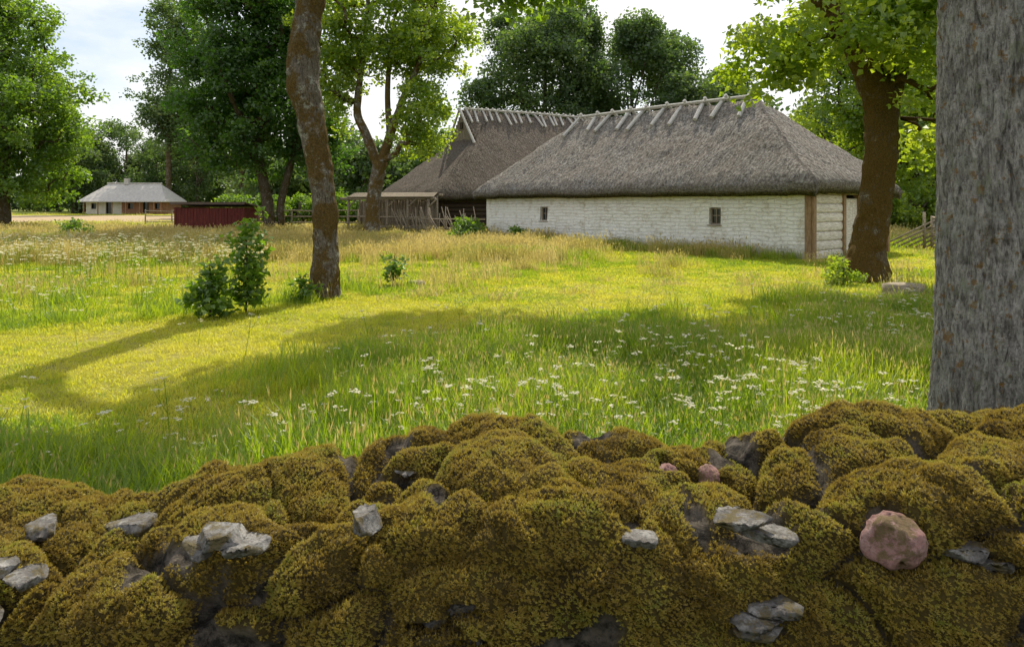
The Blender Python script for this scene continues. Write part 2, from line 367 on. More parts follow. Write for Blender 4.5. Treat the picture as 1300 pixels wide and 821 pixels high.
# ------------------------------------------------------------ grass scatter
P=[];S=[];I=[]
def zone(y0,y1,dens,kind,mult,hcap):
    area=(y1-y0)*2*(.80*(y0+y1)/2+2.5); nn=int(area*dens)
    y=rng.uniform(y0,y1,int(nn*1.4)); x=rng.uniform(-1,1,len(y))*(.80*y1+2.5)
    k=np.abs(x)<(.80*y+2.5); x=x[k];y=y[k]
    bx,by=barn_local(x,y); hx,hy=house_local(x,y)
    k=~((bx>.05)&(bx<BL-.05)&(by>-.0)&(by<BD)) & ~((hx>0)&(hx<HL)&(hy>0)&(hy<HD)) & ~((np.hypot(x-2.72,y-4)<.4))&(m_dirt(x,y)<.4)
    x=x[k];y=y[k]
    ms=m_straw(x,y);mt=m_tall(x,y);mp=m_path(x,y);mm=m_midtall(x,y); u=rng.random(len(x)); g=fbm(x*.6,y*.6,77)
    sc=rng.uniform(.75,1.25,len(x))*mult
    patch=fbm(x*.9,y*.9,55); sz=np.minimum(sc,hcap)*(.4+1.2*patch)
    if kind=='near':
        idx=np.where(u<mt,np.where(rng.random(len(x))<.6,2,3),np.where(rng.random(len(x))<.12+.6*(g>.55),1,0))
        idx=np.where((mp>.4)&(rng.random(len(x))<.88),0,idx)
        odd=(mt<.3)&(mp<.4)&(rng.random(len(x))<.05*(patch>.45)); idx=np.where(odd,2,idx)
    else:
        idx=np.where(rng.random(len(x))<.08+.36*(g>.58),5,4)
        idx=np.where(u<np.maximum(mt,mm),8,idx); 
        st=u<ms; idx=np.where(st,np.where(rng.random(len(x))<.6,6,7),idx)
        rare=(~st)&(rng.random(len(x))<.03*(patch>.5)); idx=np.where(rare,7,idx)
    sz=np.where(mp*rng.random(len(x))>.2,sz*.5,sz)
    P.append(np.stack([x,y,gheight(x,y)],1)); S.append(np.stack([sc,sc,sz],1)); I.append(idx)
zone(2.95,9,120,'near',1.0,1.2); zone(9,14,75,'near',1.25,1.2); zone(12,22,42,'mid',.9,1); zone(22,38,16,'mid',1.35,1.0); zone(38,62,6,'mid',2.0,.9); zone(62,115,1.4,'mid',3.0,.8)
P=np.concatenate(P);S=np.concatenate(S);I=np.concatenate(I)
R=np.zeros_like(P);R[:,2]=rng.uniform(0,6.28,len(P)); R[:,0]=rng.normal(0,.08,len(P));R[:,1]=rng.normal(0,.08,len(P))
scatter('meadow_grass',P,R,S,I,PR)
n=3600; y=4.3+rng.random(n)**1.2*10; x=rng.uniform(-1,1,n)*(.75*y)
pr=np.clip(m_tall(x,y)*.42+.06+.25*((x<-.35*y)&(y>9)),0,1)*np.where(fbm(x*1.1,y*1.1,91)>.54,1,.22)*(1-m_path(x,y)*.8); k=rng.random(n)<pr; x=x[k];y=y[k]
P=np.stack([x,y,gheight(x,y)],1);R=np.zeros_like(P);R[:,2]=rng.uniform(0,6.28,len(P));R[:,0]=rng.normal(0,.15,len(P))
scatter('white_wildflowers',P,R,rng.uniform(.35,1.1,len(P)),rng.integers(0,4,len(P)),UM)
n=600; y=rng.uniform(14,28,n); x=-y*rng.uniform(.35,.75,n)
P=np.stack([x,y,gheight(x,y)],1);R=np.zeros_like(P);R[:,2]=rng.uniform(0,6.28,len(P))
scatter('far_white_wildflowers',P,R,rng.uniform(.9,1.4,len(P)),rng.integers(0,4,len(P)),UM)
# ------------------------------------------------------------ trees
def tree(name,trunks,crown,leaf,cs=1.0,per=4,barkm='bark',sides=14,r0=.022,seed=0,spread=.45,flare=0,jit=.12,mid=True):
    r=random.Random(seed); g=G()
    nodes=[];par=[];cnt=[];minr=[]
    for pts,rad in trunks:
        P=[Vector(p) for p in pts]
        Q=[];RR=[]; K=26 if sides>20 else 5
        for i in range(len(P)-1):
            p0=P[max(i-1,0)];p1=P[i];p2=P[i+1];p3=P[min(i+2,len(P)-1)]
            for k in range(K):
                t=k/K
                Q.append(.5*((2*p1)+(p2-p0)*t+(2*p0-5*p1+4*p2-p3)*t*t+(3*p1-p0-3*p2+p3)*t**3)); RR.append(rad[i]*(1-t)+rad[i+1]*t)
        Q.append(P[-1]);RR.append(rad[-1])
        if flare and pts[0][2]<.1:
            for i,q in enumerate(Q):
                hz=max(q.z,0); RR[i]*=1+flare*math.exp(-hz*3.2)
        g.tube(Q,RR,sides,0,wob=.2)
        for i in range(int(len(Q)*.55),len(Q),max(K//5,1)): nodes.append(Q[i]);par.append(-1);cnt.append(0);minr.append(RR[i])
    targets=[]
    for c,rr,n in crown:
        for i in range(n):
            d=Vector((r.gauss(0,1),r.gauss(0,1),r.gauss(0,1))).normalized()*(r.random()**.4)
            targets.append(Vector(c)+Vector((d.x*rr[0],d.y*rr[1],d.z*rr[2])))
    base=nodes[0] if nodes else Vector(trunks[0][0][-1])
    targets.sort(key=lambda t:(t-base).length)
    paths=[];cl=[]
    for t in targets:
        bi=min(range(len(nodes)),key=lambda i:(nodes[i]-t).length+max(0,(nodes[i].z-t.z))*.5)
        a=nodes[bi]; L=(t-a).length; prev=bi; path=[bi]
        K=4 if L>1 else 2
        for k in range(1,K+1):
            f=k/K; p=a.lerp(t,f)+Vector((r.gauss(0,jit),r.gauss(0,jit),r.gauss(0,jit)+math.sin(f*3.14)*.10))*min(L,2.5)*(1 if k<K else 0)
            nodes.append(p);par.append(prev);cnt.append(0);minr.append(0);prev=len(nodes)-1;path.append(prev)
        paths.append(path)
        q=prev
        while q!=-1: cnt[q]+=1;q=par[q]
        for j in range(per):
            s=spread*cs; cl.append(t+Vector((r.gauss(0,s),r.gauss(0,s),r.gauss(0,s*.7))))
        if mid and L>1.2: cl.append(a.lerp(t,.7)+Vector((r.gauss(0,.3),r.gauss(0,.3),r.gauss(0,.2)))*cs)
    for path in paths:
        rd=[r0*max(cnt[i],1)**.5 for i in path]
        if minr[path[0]]: rd[0]=min(minr[path[0]]*.7,rd[1]*1.3)
        rd[-1]*=.5
        g.tube([nodes[i] for i in path],rd,5 if cnt[path[1]]<5 else 8,0,cap=False)
    o=g.obj(name,[M[barkm]])
    n=len(cl); P=np.array([tuple(c) for c in cl]); R=rng.uniform(0,6.28,(n,3));R[:,0]=rng.normal(0,.3,n);R[:,1]=rng.normal(0,.3,n)
    scatter('foliage',P,R,rng.uniform(.75,1.25,n)*cs,rng.integers(0,len(LC[leaf].objects),n),LC[leaf],o)
    return o
tree('ash_tree',[([(-3.28,12.4,-.1),(-3.26,12.4,.9),(-3.3,12.4,1.85),(-3.43,12.4,2.8),(-3.66,12.4,4.0),(-3.52,12.4,5.3),(-3.3,12.6,7.2),(-2.9,13,10.5),(-2.6,13.2,15.5)],[.23,.20,.195,.215,.26,.225,.20,.17,.08]),
  ([(-3.35,12.6,6.6),(-2.4,12.8,7.9),(-1.2,13.2,8.7),(0.2,14.4,8.6)],[.14,.11,.08,.04])],
  [((-2.2,14.4,18.3),(3.6,3.0,2.8),90),((-.9,11.9,9.2),(.7,1.2,.5),11),((-.2,13.6,8.8),(.8,1.1,.5),11),((.3,15.6,8.2),(1.0,1.1,.4),10),((.3,15.3,6.6),(1.2,.9,.35),10)],'leaf',1.0,4,'bark',72,flare=.35,seed=2)
tree('maple_tree',[([(7.9,16,-.1),(8.05,16,.8),(8.2,16,1.9),(8.33,16,3.3),(8.2,16,4.4),(7.75,16,5.2),(7.05,16,6.3),(5.8,15.8,8)],[.41,.34,.32,.33,.34,.26,.23,.14]),
  ([(8.3,16,3.5),(8.65,16,4.6),(8.95,16,5.5),(9.7,16,7.5),(9.8,16,10)],[.27,.23,.2,.16,.08])],
  [((4.2,15.4,8.6),(2.8,1.5,1.0),42),((8.6,16.4,10.4),(3.0,2.6,2.4),60),((10.6,15,6.4),(1.6,2,1.2),20),((5.6,15.2,5.0),(.9,.7,.65),9),((7.6,14.2,5.4),(1.4,.8,.5),14),((9.2,15,5.0),(1.0,.9,.8),10),((9.9,15.6,2.9),(.5,.6,.7),5)],
  'bright',1.0,4,'bark_mossy',84,flare=.6,seed=5)
def near_trunk():
    g=G(); cx,cy=2.76,4.0; n=380; zs=np.arange(-.05,5.2,.014)
    vs=[]
    N=noise.noise
    for z in zs:
        ox=.03*math.sin(z*.9); r=.325*(1-.015*z)+.13*math.exp(-max(z,0)*2.6)+.02*math.exp(-(z-1.9)**2)
        for k in range(n):
            a=2*math.pi*k/n; d=Vector((math.cos(a),math.sin(a),0))
            q=Vector((d.x*7,d.y*7,z*4.0)); q.x+=.5*N(q*.8);q.y+=.5*N(q*.8+Vector((4,4,4)))
            a1=1-3.2*abs(N(q)); a2=1-3*abs(N(q*1.7+Vector((7,3,1))))
            e=max(a1,-.6)*.6+max(a2,-.6)*.4
            rr=r*(1+.05*N(Vector((d.x*1.5,d.y*1.5,z*.5))))-.024*max(e,0)**1.2+.010*N(q*2.6+Vector((0,9,0)))+.006*N(q*6)+.004*N(q*13)+.008
            vs.append((cx+ox+d.x*rr,cy+d.y*rr,z))
    fs=[(i*n+k,i*n+(k+1)%n,(i+1)*n+(k+1)%n,(i+1)*n+k) for i in range(len(zs)-1) for k in range(n)]
    g.add(vs,fs); return g
g=near_trunk()
big=tree('old_ash_tree',[([(2.79,4,4.9),(2.7,4.1,6.5),(2.9,4.3,9),(3.2,4.6,12)],[.30,.27,.22,.1])],[((3.2,5,12.5),(4,4,2.6),90)],'leaf',1.0,4,'bark_big',20,seed=8)
g.obj('trunk',[M['bark_big']],big)
tree('ash_tree',[([(-6.9,34.8,-.1),(-6.85,34.8,1),(-6.8,34.8,2.1),(-6.45,34.8,3.8)],[.42,.38,.34,.36]),
 ([(-6.5,34.8,3.4),(-7.2,34.8,5.2),(-7.6,34.8,6.4),(-7.3,35,9.4),(-7.0,35,13)],[.26,.22,.19,.14,.07]),
 ([(-6.45,34.8,3.6),(-6.0,34.8,5.0),(-5.4,34.8,6.7),(-4.3,34.6,9.2),(-3.6,34.6,12)],[.26,.22,.18,.13,.06]),
 ([(-6.0,34.8,5.0),(-6.1,34.8,7.5),(-5.8,34.8,10.5)],[.16,.13,.07])],
 [((-6.5,35,12.6),(4.0,3,3.0),68),((-4.1,34,5.8),(1.1,1.1,2.0),22),((-8.6,35,8.6),(1.2,1.5,2.6),28),((-3.7,34.4,9.8),(2.2,1.5,1.7),38),((-6.6,35,9),(1.8,1.5,1.5),14)],
 'bright',1.15,4,'bark',14,r0=.03,flare=.3,seed=11)
tree('maple_tree',[([(-13.0,38,-.1),(-13.1,38,1.7),(-13.6,38,4.5),(-13.8,38,8),(-13.8,38,12)],[.34,.3,.27,.2,.1]),
 ([(-12.3,38.4,-.1),(-12.5,38.3,1.6),(-11.8,38.3,4.5),(-11.5,38.3,7)],[.24,.2,.17,.1])],
 [((-14.4,38,7.4),(3.9,3.2,4.2),140),((-13.8,38,12.8),(3.6,3.2,3),85),((-10.7,38.5,5.5),(1.3,1.5,2.6),28)],
 'dark',1.3,4,'bark_far',12,r0=.03,seed=12)
tree('maple_tree',[([(-32.9,46,-.1),(-33,46,3),(-32.8,46,7),(-33,46,12)],[.4,.34,.27,.12])],
 [((-32.2,46,6.7),(4.6,4,4.6),115),((-34.6,46,13),(4.2,4,4),80)],'leaf',1.5,4,'bark_far',12,r0=.035,seed=14)
tree('birch_tree',[([(-60,124,-.1),(-60,124,14),(-59.5,124,34)],[.5,.4,.1])],
 [((-59.5,124,18),(5,4,7),55),((-58.5,124,31),(5,4,6.5),50)],'far',3.2,3,'bark_far',10,r0=.05,seed=15)
tree('maple_tree',[([(21,40,-.1),(21,40,4),(21.5,40,9)],[.25,.2,.1]),([(24.5,42,-.1),(24.3,42,4),(24.3,42,9)],[.25,.2,.1])],
 [((20.4,40,6.5),(3.6,3,4.3),80),((25.2,41,6.5),(3.4,3,4.6),75),((22.0,42,11.5),(6.0,3,2.8),75)],'bright',1.5,3,'bark_far',10,r0=.03,seed=16)
def far_mass(name,specs,leaf,cs,dens,barkm='bark_far',seed=3):
    r=random.Random(seed); g=G(); cl=[]
    for (x,y,zc,rx,rz) in specs:
        g.tube([(x,y,-.2),(x+r.uniform(-.4,.4),y,zc*.5),(x,y,zc+rz*.6)],[.35,.28,.1],7)
        lob=[(Vector((x,y,zc)),rx*.8,rz*.8)]
        for j in range(14):
            a=r.random()*6.28; e=r.uniform(-.8,1.2)
            lob.append((Vector((x+math.cos(a)*rx*.8*math.cos(e),y+math.sin(a)*rx*.8*math.cos(e),zc+math.sin(e)*rz*.85)),rx*r.uniform(.2,.36),rz*r.uniform(.16,.28)))
        for c,a,b in lob:
            nn=int(dens*a*b*(.9 if c.z!=zc else .35))+4
            for j in range(nn):
                d=Vector((r.gauss(0,1),r.gauss(0,1),r.gauss(0,1))).normalized()*(r.random()**.25)
                cl.append((c.x+d.x*a,c.y+d.y*a,c.z+d.z*b))
        for j in range(7):
            a=r.random()*6.28; g.tube([(x,y,zc*r.uniform(.4,.9)),(x+math.cos(a)*rx*.7,y+math.sin(a)*rx*.7,zc+r.uniform(0,.5)*rz)],[.13,.04],5,cap=False)
    o=g.obj(name,[M[barkm]]); n=len(cl); P=np.array(cl); P[:,2]=np.maximum(P[:,2],.4)
    R=rng.normal(0,.4,(n,3));R[:,2]=rng.uniform(0,6.28,n)
    scatter('foliage',P,R,rng.uniform(.6,1.3,n)*cs,rng.integers(0,4,n),LC[leaf],o)
    return o
far_mass('oak_tree',[(3.4,70,12.8,8.2,8.8)],'far',2.0,15,seed=21)
far_mass('oak_tree',[(12.0,72,12.0,7.2,8.4)],'far',2.0,15,seed=22)
far_mass('oak_tree',[(18.3,66,9.6,5.4,5.4)],'far',1.9,14,seed=23)
r=random.Random(5); sp=[]
sp+=[(-66,132,6.5,6,6.5),(-55,140,9,6,9),(-80,130,8,6,8),(-34,90,8,4.5,7),(-45,125,7,5,7),(-75,138,10,6,9),(-58,150,13,6,12),(-68,150,11,6,10)]
for i in range(46):
    x=-150+i*6.6+r.uniform(-2.5,2.5); y=r.uniform(126,155); h=r.uniform(11,18) 
    sp.append((x,y,h*.5,r.uniform(5,7),h*.5))
for i in range(14):
    x=20+i*3.6; y=r.uniform(52,66); h=r.uniform(8,13); sp.append((x,y,h*.52,3.4,h*.5))
for i in range(12):
    x=-24+i*3.6; y=r.uniform(66,80); h=r.uniform(6,9); sp.append((x,y,h*.52,3.2,h*.5))
far_mass('distant_trees',sp,'far',2.6,4.2,seed=31)
far_mass('hedge_bushes',[(-160+i*6,165+r.uniform(-3,3),2.6,5,2.8) for i in range(50)],'far',3.2,1.6,seed=36)
far_mass('hedge_bushes',[(17+i*2.2,37+r.uniform(-1,2),1.4,1.5,1.4) for i in range(7)],'bright',1.0,22,seed=32)
far_mass('hedge_bushes',[(-20+i*2.3,52+r.uniform(-2,3),1.2,1.7,1.1) for i in range(7)],'leaf',1.2,14,seed=33)
# ------------------------------------------------------------ saplings & small plants
def sapling(name,x,y,h,w,n,leaf='maple',seed=0,cs=1.0):
    z0=float(gheight(x,y))
    pts=[(x,y,z0-.03),(x+.02,y,z0+h*.5),(x-.01,y,z0+h*.92)]
    return tree(name,[(pts,[.018,.012,.006])],[((x,y,z0+h*.34),(w,w,h*.30),n),((x,y,z0+h*.72),(w*.6,w*.6,h*.28),n//2)],leaf,cs,2,'bark_far',6,r0=.003,seed=seed,spread=.10,mid=False)
sapling('maple_sapling',-4.35,10.2,.85,.28,14,seed=41,cs=.75)
sapling('maple_sapling',-3.98,10.6,1.45,.20,18,seed=42,cs=.75)
sapling('small_shrub',-3.55,11.9,.5,.16,5,seed=43,cs=.65)
sapling('small_shrub',-2.35,14.2,.7,.17,6,seed=44,cs=.75)
sapling('small_shrub',-7.3,9.4,.5,.2,5,seed=45,cs=.8)
sapling('small_shrub',-2.0,32.0,1.0,.9,16,leaf='leaf',seed=46,cs=.9)
sapling('small_shrub',7.0,15.0,.6,.35,8,leaf='bright',seed=47,cs=.4)
sapling('small_shrub',-21,34.0,.9,.7,10,leaf='leaf',seed=48,cs=.7)
sapling('small_shrub',.3,30.2,.7,.5,8,leaf='leaf',seed=49,cs=.6)
g=G()
g.tube([(6.95,12.6,-.05),(6.95,12.6,.16),(6.95,12.6,.28),(6.95,12.6,.285)],[.36,.32,.3,.02],20,0,wob=.3)
g.tube([(6.6,12.4,.1),(7.5,12.5,.15)],[.07,.06],8,0)
g.obj('tree_stump',[M['wood']])
g=G(); g.tube([(-1.95,14.4,-.05),(-1.95,14.4,.14),(-1.95,14.4,.145)],[.2,.17,.02],16,0,wob=.3); g.obj('tree_stump',[M['wood']])
# ------------------------------------------------------------ buildings
def smin(a,b,k):
    h=np.clip(.5+.5*(b-a)/k,0,1); return b*(1-h)+a*h-k*h*(1-h)
def thatch_roof(name,L,D,o,z0,ky,kx,mat,parent,thick=.28,gable=None,step=.11):
    xs=np.arange(-o,L+o+1e-6,step); ys=np.linspace(-o,D+o,int((D+2*o)/step)|1)
    if gable is not None:
        gx0,gx1,dz=gable
        xs=np.unique(np.concatenate([xs,[gx0-.002,gx0+.002,gx1-.002,gx1+.002]]))
    X,Y=np.meshgrid(xs,ys)
    dy=np.minimum(Y+o,D+o-Y); dx=np.minimum(X+o,L+o-X)
    a=smin((Y+o)*ky,(D+o-Y)*ky,.22)
    hx0=(X+o)*kx; hx1=(L+o-X)*kx
    if gable is None:
        h=smin(smin(a,hx0,.45),hx1,.45)
    else:
        h=a.copy()
        e0=X<gx0; e1=X>gx1
        h=np.where(e0,smin(a,hx0,.3),h); h=np.where(e1,smin(a,hx1,.3),h)
    edge=np.minimum(dy,dx); h=h-.10*np.exp(-(edge/.16)**2)
    nz=np.array([[noise.noise(Vector((x*.6,y*.6,7)))*.09+noise.noise(Vector((x*1.7,y*1.7,.3)))*.06+noise.noise(Vector((x*6,y*6,3)))*.06 for x in xs] for y in ys])
    Zt=z0+h+nz
    Zb=z0-thick+np.minimum(h,np.minimum(dy*ky,dx*kx))*1.0-.05+nz*.4
    Zb=np.minimum(Zb,Zt-.12)
    ny,nx=X.shape; top=np.stack([X,Y,Zt],-1).reshape(-1,3); 
    Xi=np.clip(X,-o+.12,L+o-.12);Yi=np.clip(Y,-o+.12,D+o-.12)
    bot=np.stack([Xi,Yi,Zb],-1).reshape(-1,3)
    idx=np.arange(nx*ny).reshape(ny,nx); F=np.stack([idx[:-1,:-1],idx[:-1,1:],idx[1:,1:],idx[1:,:-1]],-1).reshape(-1,4)
    nT=nx*ny; F2=F[:,::-1]+nT
    rim=list(idx[0,:])+list(idx[1:,-1])+list(idx[-1,-2::-1])+list(idx[-2:0:-1,0])
    F3=[(rim[(i+1)%len(rim)],rim[i],rim[i]+nT,rim[(i+1)%len(rim)]+nT) for i in range(len(rim))]
    faces=F.tolist()+F2.tolist()+F3
    mi=np.zeros(len(faces),int)
    if gable is not None:
        cx=X.reshape(-1)[F].mean(1); mi[:len(F)][(np.abs(cx-gx0)<.0015)|(np.abs(cx-gx1)<.0015)]=1
    me=bpy.data.meshes.new(name); me.from_pydata(np.concatenate([top,bot]).tolist(),[],faces)
    side=(dy*ky<dx*kx)
    U=np.where(side,X,Y).reshape(-1);V=(np.where(side,dy,dx)*1.4).reshape(-1)
    U=np.concatenate([U,U]);V=np.concatenate([V,V-3])
    uvl=me.uv_layers.new(name='UVMap'); li=np.zeros(len(me.loops),int); me.loops.foreach_get('vertex_index',li)
    uvl.data.foreach_set('uv',np.stack([U[li],V[li]],1).ravel().astype(np.float32))
    me.materials.append(mat); me.materials.append(M['wood_dark']); me.polygons.foreach_set('material_index',mi.astype(np.int32))
    me.polygons.foreach_set('use_smooth',(mi==0)); me.update()
    return link(bpy.data.objects.new(name,me),parent)
def wall_holes(g,x0,x1,z0,z1,holes,yf,depth=.3,step=.2,amp=.02,mi=0):
    xs=set(np.arange(x0,x1,step).tolist()+[x1]); zs=set(np.arange(z0,z1,step).tolist()+[z1])
    for a,b,c,d in holes: xs|={a,b}; zs|={c,d}
    xs=sorted(xs);zs=sorted(zs)
    def clean(l,keep):
        out=[l[0]]
        for q in l[1:]:
            if q-out[-1]<.03:
                if q in keep: out[-1]=q
            else: out.append(q)
        return out
    kx={h[0] for h in holes}|{h[1] for h in holes}|{x1};kz={h[2] for h in holes}|{h[3] for h in holes}|{z1}
    xs=clean(xs,kx);zs=clean(zs,kz)
    V=[(x,yf+amp*noise.noise(Vector((x*.9,z*1.6,2)))*2,z) for z in zs for x in xs]; n=len(xs);F=[]
    for j in range(len(zs)-1):
        for i in range(n-1):
            cx=(xs[i]+xs[i+1])/2;cz=(zs[j]+zs[j+1])/2
            if any(a<cx<b and c<cz<d for a,b,c,d in holes): continue
            F.append((j*n+i,j*n+i+1,(j+1)*n+i+1,(j+1)*n+i))
    g.add(V,F,mi)
    for a,b,c,d in holes:
        y1=yf+depth
        g.add([(a,yf+.0,c),(b,yf,c),(b,yf,d),(a,yf,d),(a,y1,c),(b,y1,c),(b,y1,d),(a,y1,d)],[(0,1,5,4),(3,7,6,2),(0,4,7,3),(1,2,6,5)],mi)
barn=empty('thatched_barn',BO,BA)
g=G(); W=[(3.7,4.15,.98,1.58),(12.1,12.55,1.0,1.58)]
wall_holes(g,0,BL,-.1,2.35,W,0,amp=.03)
g.add([(0,0,-.1),(0,BD,-.1),(0,BD,2.35),(0,0,2.35)],[(0,3,2,1)]); g.add([(0,BD,-.1),(BL,BD,-.1),(BL,BD,2.35),(0,BD,2.35)],[(0,3,2,1)])
g.obj('masonry_walls',[M['white']],barn,smooth=True)
g=G()
for a,b,c,d in W:
    w=b-a;h=d-c;y=.12
    g.box(((a+b)/2,y+.03,(c+d)/2),(w,.01,h),mi=1)
    for dx in(-w/2+.025,w/2-.025): g.box(((a+b)/2+dx,y,(c+d)/2),(.05,.05,h),mi=0)
    for dz in(-h/2+.025,h/2-.025): g.box(((a+b)/2,y,(c+d)/2+dz),(w-.1,.048,.05),mi=0)
    g.box(((a+b)/2,y,(c+d)/2),(.025,.04,h-.1),mi=0); g.box(((a+b)/2,y+.001,(c+d)/2+.02),(w-.1,.036,.025),mi=0)
    g.box(((a+b)/2,-.02,c-.02),(w+.08,.12,.035),mi=0)
g.obj('windows',[M['wood'],M['glass']],barn,smooth=False)
g=G()
zz=-.02
for i in range(8):
    hgt=.285; z=zz+hgt/2
    for (y0,y1) in ((.05,2.1),(3.3,BD-.02)) if 0<i<7 else ((.05,BD-.02),):
        x=BL+.0+.02*random.uniform(-1,1)
        pr=[(-.12,-.14),(.07,-.14),(.11,-.10),(.125,0),(.11,.10),(.07,.14),(-.12,.14)]
        vs=[(x+a,y0,z+b) for a,b in pr]+[(x+a,y1,z+b) for a,b in pr]; n=len(pr)
        g.add(vs,[(k,k+n,(k+1)%n+n,(k+1)%n) for k in range(n)]+[tuple(range(n)),tuple(range(n,2*n))[::-1]],0)
    zz+=hgt+.004
for y in(2.1,3.3): g.box((BL+.06,y,1.05),(.2,.16,2.2),mi=1)
for k in range(6): g.box((BL+.03,2.28+k*.17,1.0),(.04,.16,1.75),mi=0)
g.box((BL+.06,0.04,1.05),(.24,.16,2.3),mi=1); g.box((BL-.0,-.045,1.05),(.2,.05,2.3),mi=1)
g.box((BL+.06,BD,1.05),(.24,.16,2.3),mi=1)
g.obj('log_gable_wall',[M['logs'],M['post']],barn,smooth=False)
thatch_roof('thatch_roof',BL,BD,.5,2.38,.99,.84,M['thatch'],barn,step=.09)
def ridge_logs(x0,x1,zr,n,parent,ky,yc,name='ridge_logs',L=1.15,r=.055):
    g=G()
    for i in range(n):
        x=x0+(x1-x0)*i/(n-1)+random.uniform(-.12,.12)
        for s in(-1,1):
            t=random.uniform(-.14,.14); LL=L*random.uniform(.82,1.12)
            a=Vector((x+r*1.2*s,yc-s*.17,zr+.26)); b=Vector((x+t*1.5+r*1.2*s,yc+s*LL/math.hypot(1,ky),zr+.17-LL*ky/math.hypot(1,ky)))
            g.tube([a,a.lerp(b,.5)+Vector((0,0,.015)),b],[r*.85,r*1.05,r],6)
    for s in(-1,1): g.tube([(x0-.1,yc+s*.12,zr+.13),((x0+x1)/2,yc+s*.12,zr+.15),(x1+.1,yc+s*.12,zr+.11)],[.05,.05,.05],6)
    return g.obj(name,[M['wood_light']],parent,smooth=False)
zr=2.38+.99*3.25-.06
ridge_logs(3.6,12.0,zr,10,barn,.99,BD/2,r=.08,L=1.35)
house=empty('thatched_farmhouse',HO,HA)
thatch_roof('thatch_roof',HL,HD,.6,2.3,1.13,.86,M['thatch2'],house,gable=(3.3,HL-3.3,0),step=.16)
g=G()
for i in range(9):
    z=.12+i*.25
    g.tube([(-.15,0,z),(HL+.15,0,z)],[.13,.13],8); g.tube([(-.15,HD,z),(HL+.15,HD,z)],[.13,.13],8)
    g.tube([(0,-.15,z+.1),(0,HD+.15,z+.1)],[.13,.13],8); g.tube([(HL,-.15,z+.1),(HL,HD+.15,z+.1)],[.13,.13],8)
g.obj('log_walls',[M['wood_dark']],house)
zr2=2.3+1.13*(HD/2+.6)-.06
g=G()
for k in range(17):
    y=HD/2-1.52+k*.19; top=zr2+.05-abs(y-HD/2)*1.13; g.box((3.24+.008*(k%2),y,(top+5.5)/2),(.04,.165,max(top-5.5,.05)),mi=0)
for s in(-1,1): g.tube([(3.10,HD/2+s*1.95,zr2-2.15),(3.08,HD/2-s*.05,zr2+.14)],[.08,.07],6,mi=1)
g.box((3.19,HD/2,6.5),(.05,.35,.4),mi=2)
g.obj('gable_boards',[M['wood'],M['wood_light'],M['wood_dark']],house,smooth=False)
ridge_logs(3.6,HL-3.6,zr2,19,house,1.13,HD/2,L=1.2,r=.07)
shed=empty('red_shed',(-16.2,39,0),math.radians(-4))
g=G()
n=22
for k in range(n):
    x=-1.9+3.8*(k+.5)/n; g.box((x,-.9+random.uniform(-.008,.008),.74),(3.8/n-.012,.03,1.5),mi=0)
    g.box((x,.9,.74),(3.8/n-.012,.03,1.5),mi=0)
for s in(-1,1):
    for k in range(10): g.box((s*1.9,-.8+k*.18,.76),(.03,.165,1.5),mi=0)
for x in(-1.9,.95,1.9): g.box((x,-.925,.76),(.1,.03,1.5),mi=0)
g.box((1.42,-.935,1.15),(.75,.03,.08),mi=0);g.box((1.42,-.935,.35),(.75,.03,.08),mi=0)
g.obj('board_walls',[M['red']],shed,smooth=False)
g=G(); g.box((0,-.02,1.66),(4.1,2.3,.06),rx=-.10); g.box((0,-1.16,1.73),(4.12,.03,.12)); g.obj('roof',[M['redroof']],shed,smooth=False)
cot=empty('distant_cottage',(-68.5,114,0),math.radians(2))
g=G(); CL=12.5;CD=6
wall_holes(g,0,CL*.45,0,2.4,[(.8,1.6,.9,1.8),(3.1,4.0,.1,2.0)],0,.2,.5,0,0)
wall_holes(g,CL*.45,CL,0,2.4,[(6.6,7.4,.9,1.8),(9.0,9.9,.1,2.0),(10.9,11.6,.9,1.8)],0.01,.2,.5,0,1)
g.add([(0,0,0),(0,CD,0),(0,CD,2.4),(0,0,2.4)],[(0,1,2,3)],0);g.add([(CL,0,0),(CL,CD,0),(CL,CD,2.4),(CL,0,2.4)],[(0,1,2,3)],1);g.add([(0,CD,0),(CL,CD,0),(CL,CD,2.4),(0,CD,2.4)],[(0,1,2,3)],1)
g.box((CL/2,.4,1.2),(CL-.2,.02,2.3),mi=2)
for x in(.2,2.4,4.6,6.8,9,11.2,12.3): g.box((x,-1.0,1.1),(.14,.14,2.2),mi=1)
g.obj('walls',[M['white_far'],M['brown'],M['glass']],cot,smooth=False)
g=G(); e=2.15;o=1.3;zr3=5.0
A=[(-.7,-o,e),(CL+.7,-o,e),(CL+.7,CD+.7,e),(-.7,CD+.7,e)]
Rg=[(2.0,CD/2,zr3),(CL-2.0,CD/2,zr3)]
g.add(A+Rg,[(0,1,5,4),(2,3,4,5),(1,2,5),(3,0,4)])
g.add([(x,y,z-.15) for x,y,z in A],[(0,3,2,1)])
for i in range(4):
    a=A[i];b=A[(i+1)%4]; g.add([a,b,(b[0],b[1],b[2]-.15),(a[0],a[1],a[2]-.15)],[(0,3,2,1)])
g.tube([(1.8,CD/2,zr3+.08),(CL-1.8,CD/2,zr3+.08)],[.12,.12],6)
g.box((CL*.4,CD/2,zr3+.4),(.7,.7,1.0))
g.obj('roof',[M['tin']],cot,smooth=False)
rack=empty('pole_rack')
g=G(); a=Vector((-8.7,37.6,0));b=Vector((-4.3,36.2,0))
for k in range(5):
    p=a.lerp(b,k/4); g.tube([p,p+Vector((.03,0,1.95))],[.08,.065],8)
    q=p+Vector((.3,1.6,0)); g.tube([q,q+Vector((0,0,2.15))],[.08,.065],8)
    g.tube([p+Vector((0,0,1.5)),p+Vector((.45,-.1,1.95))],[.045,.045],6)
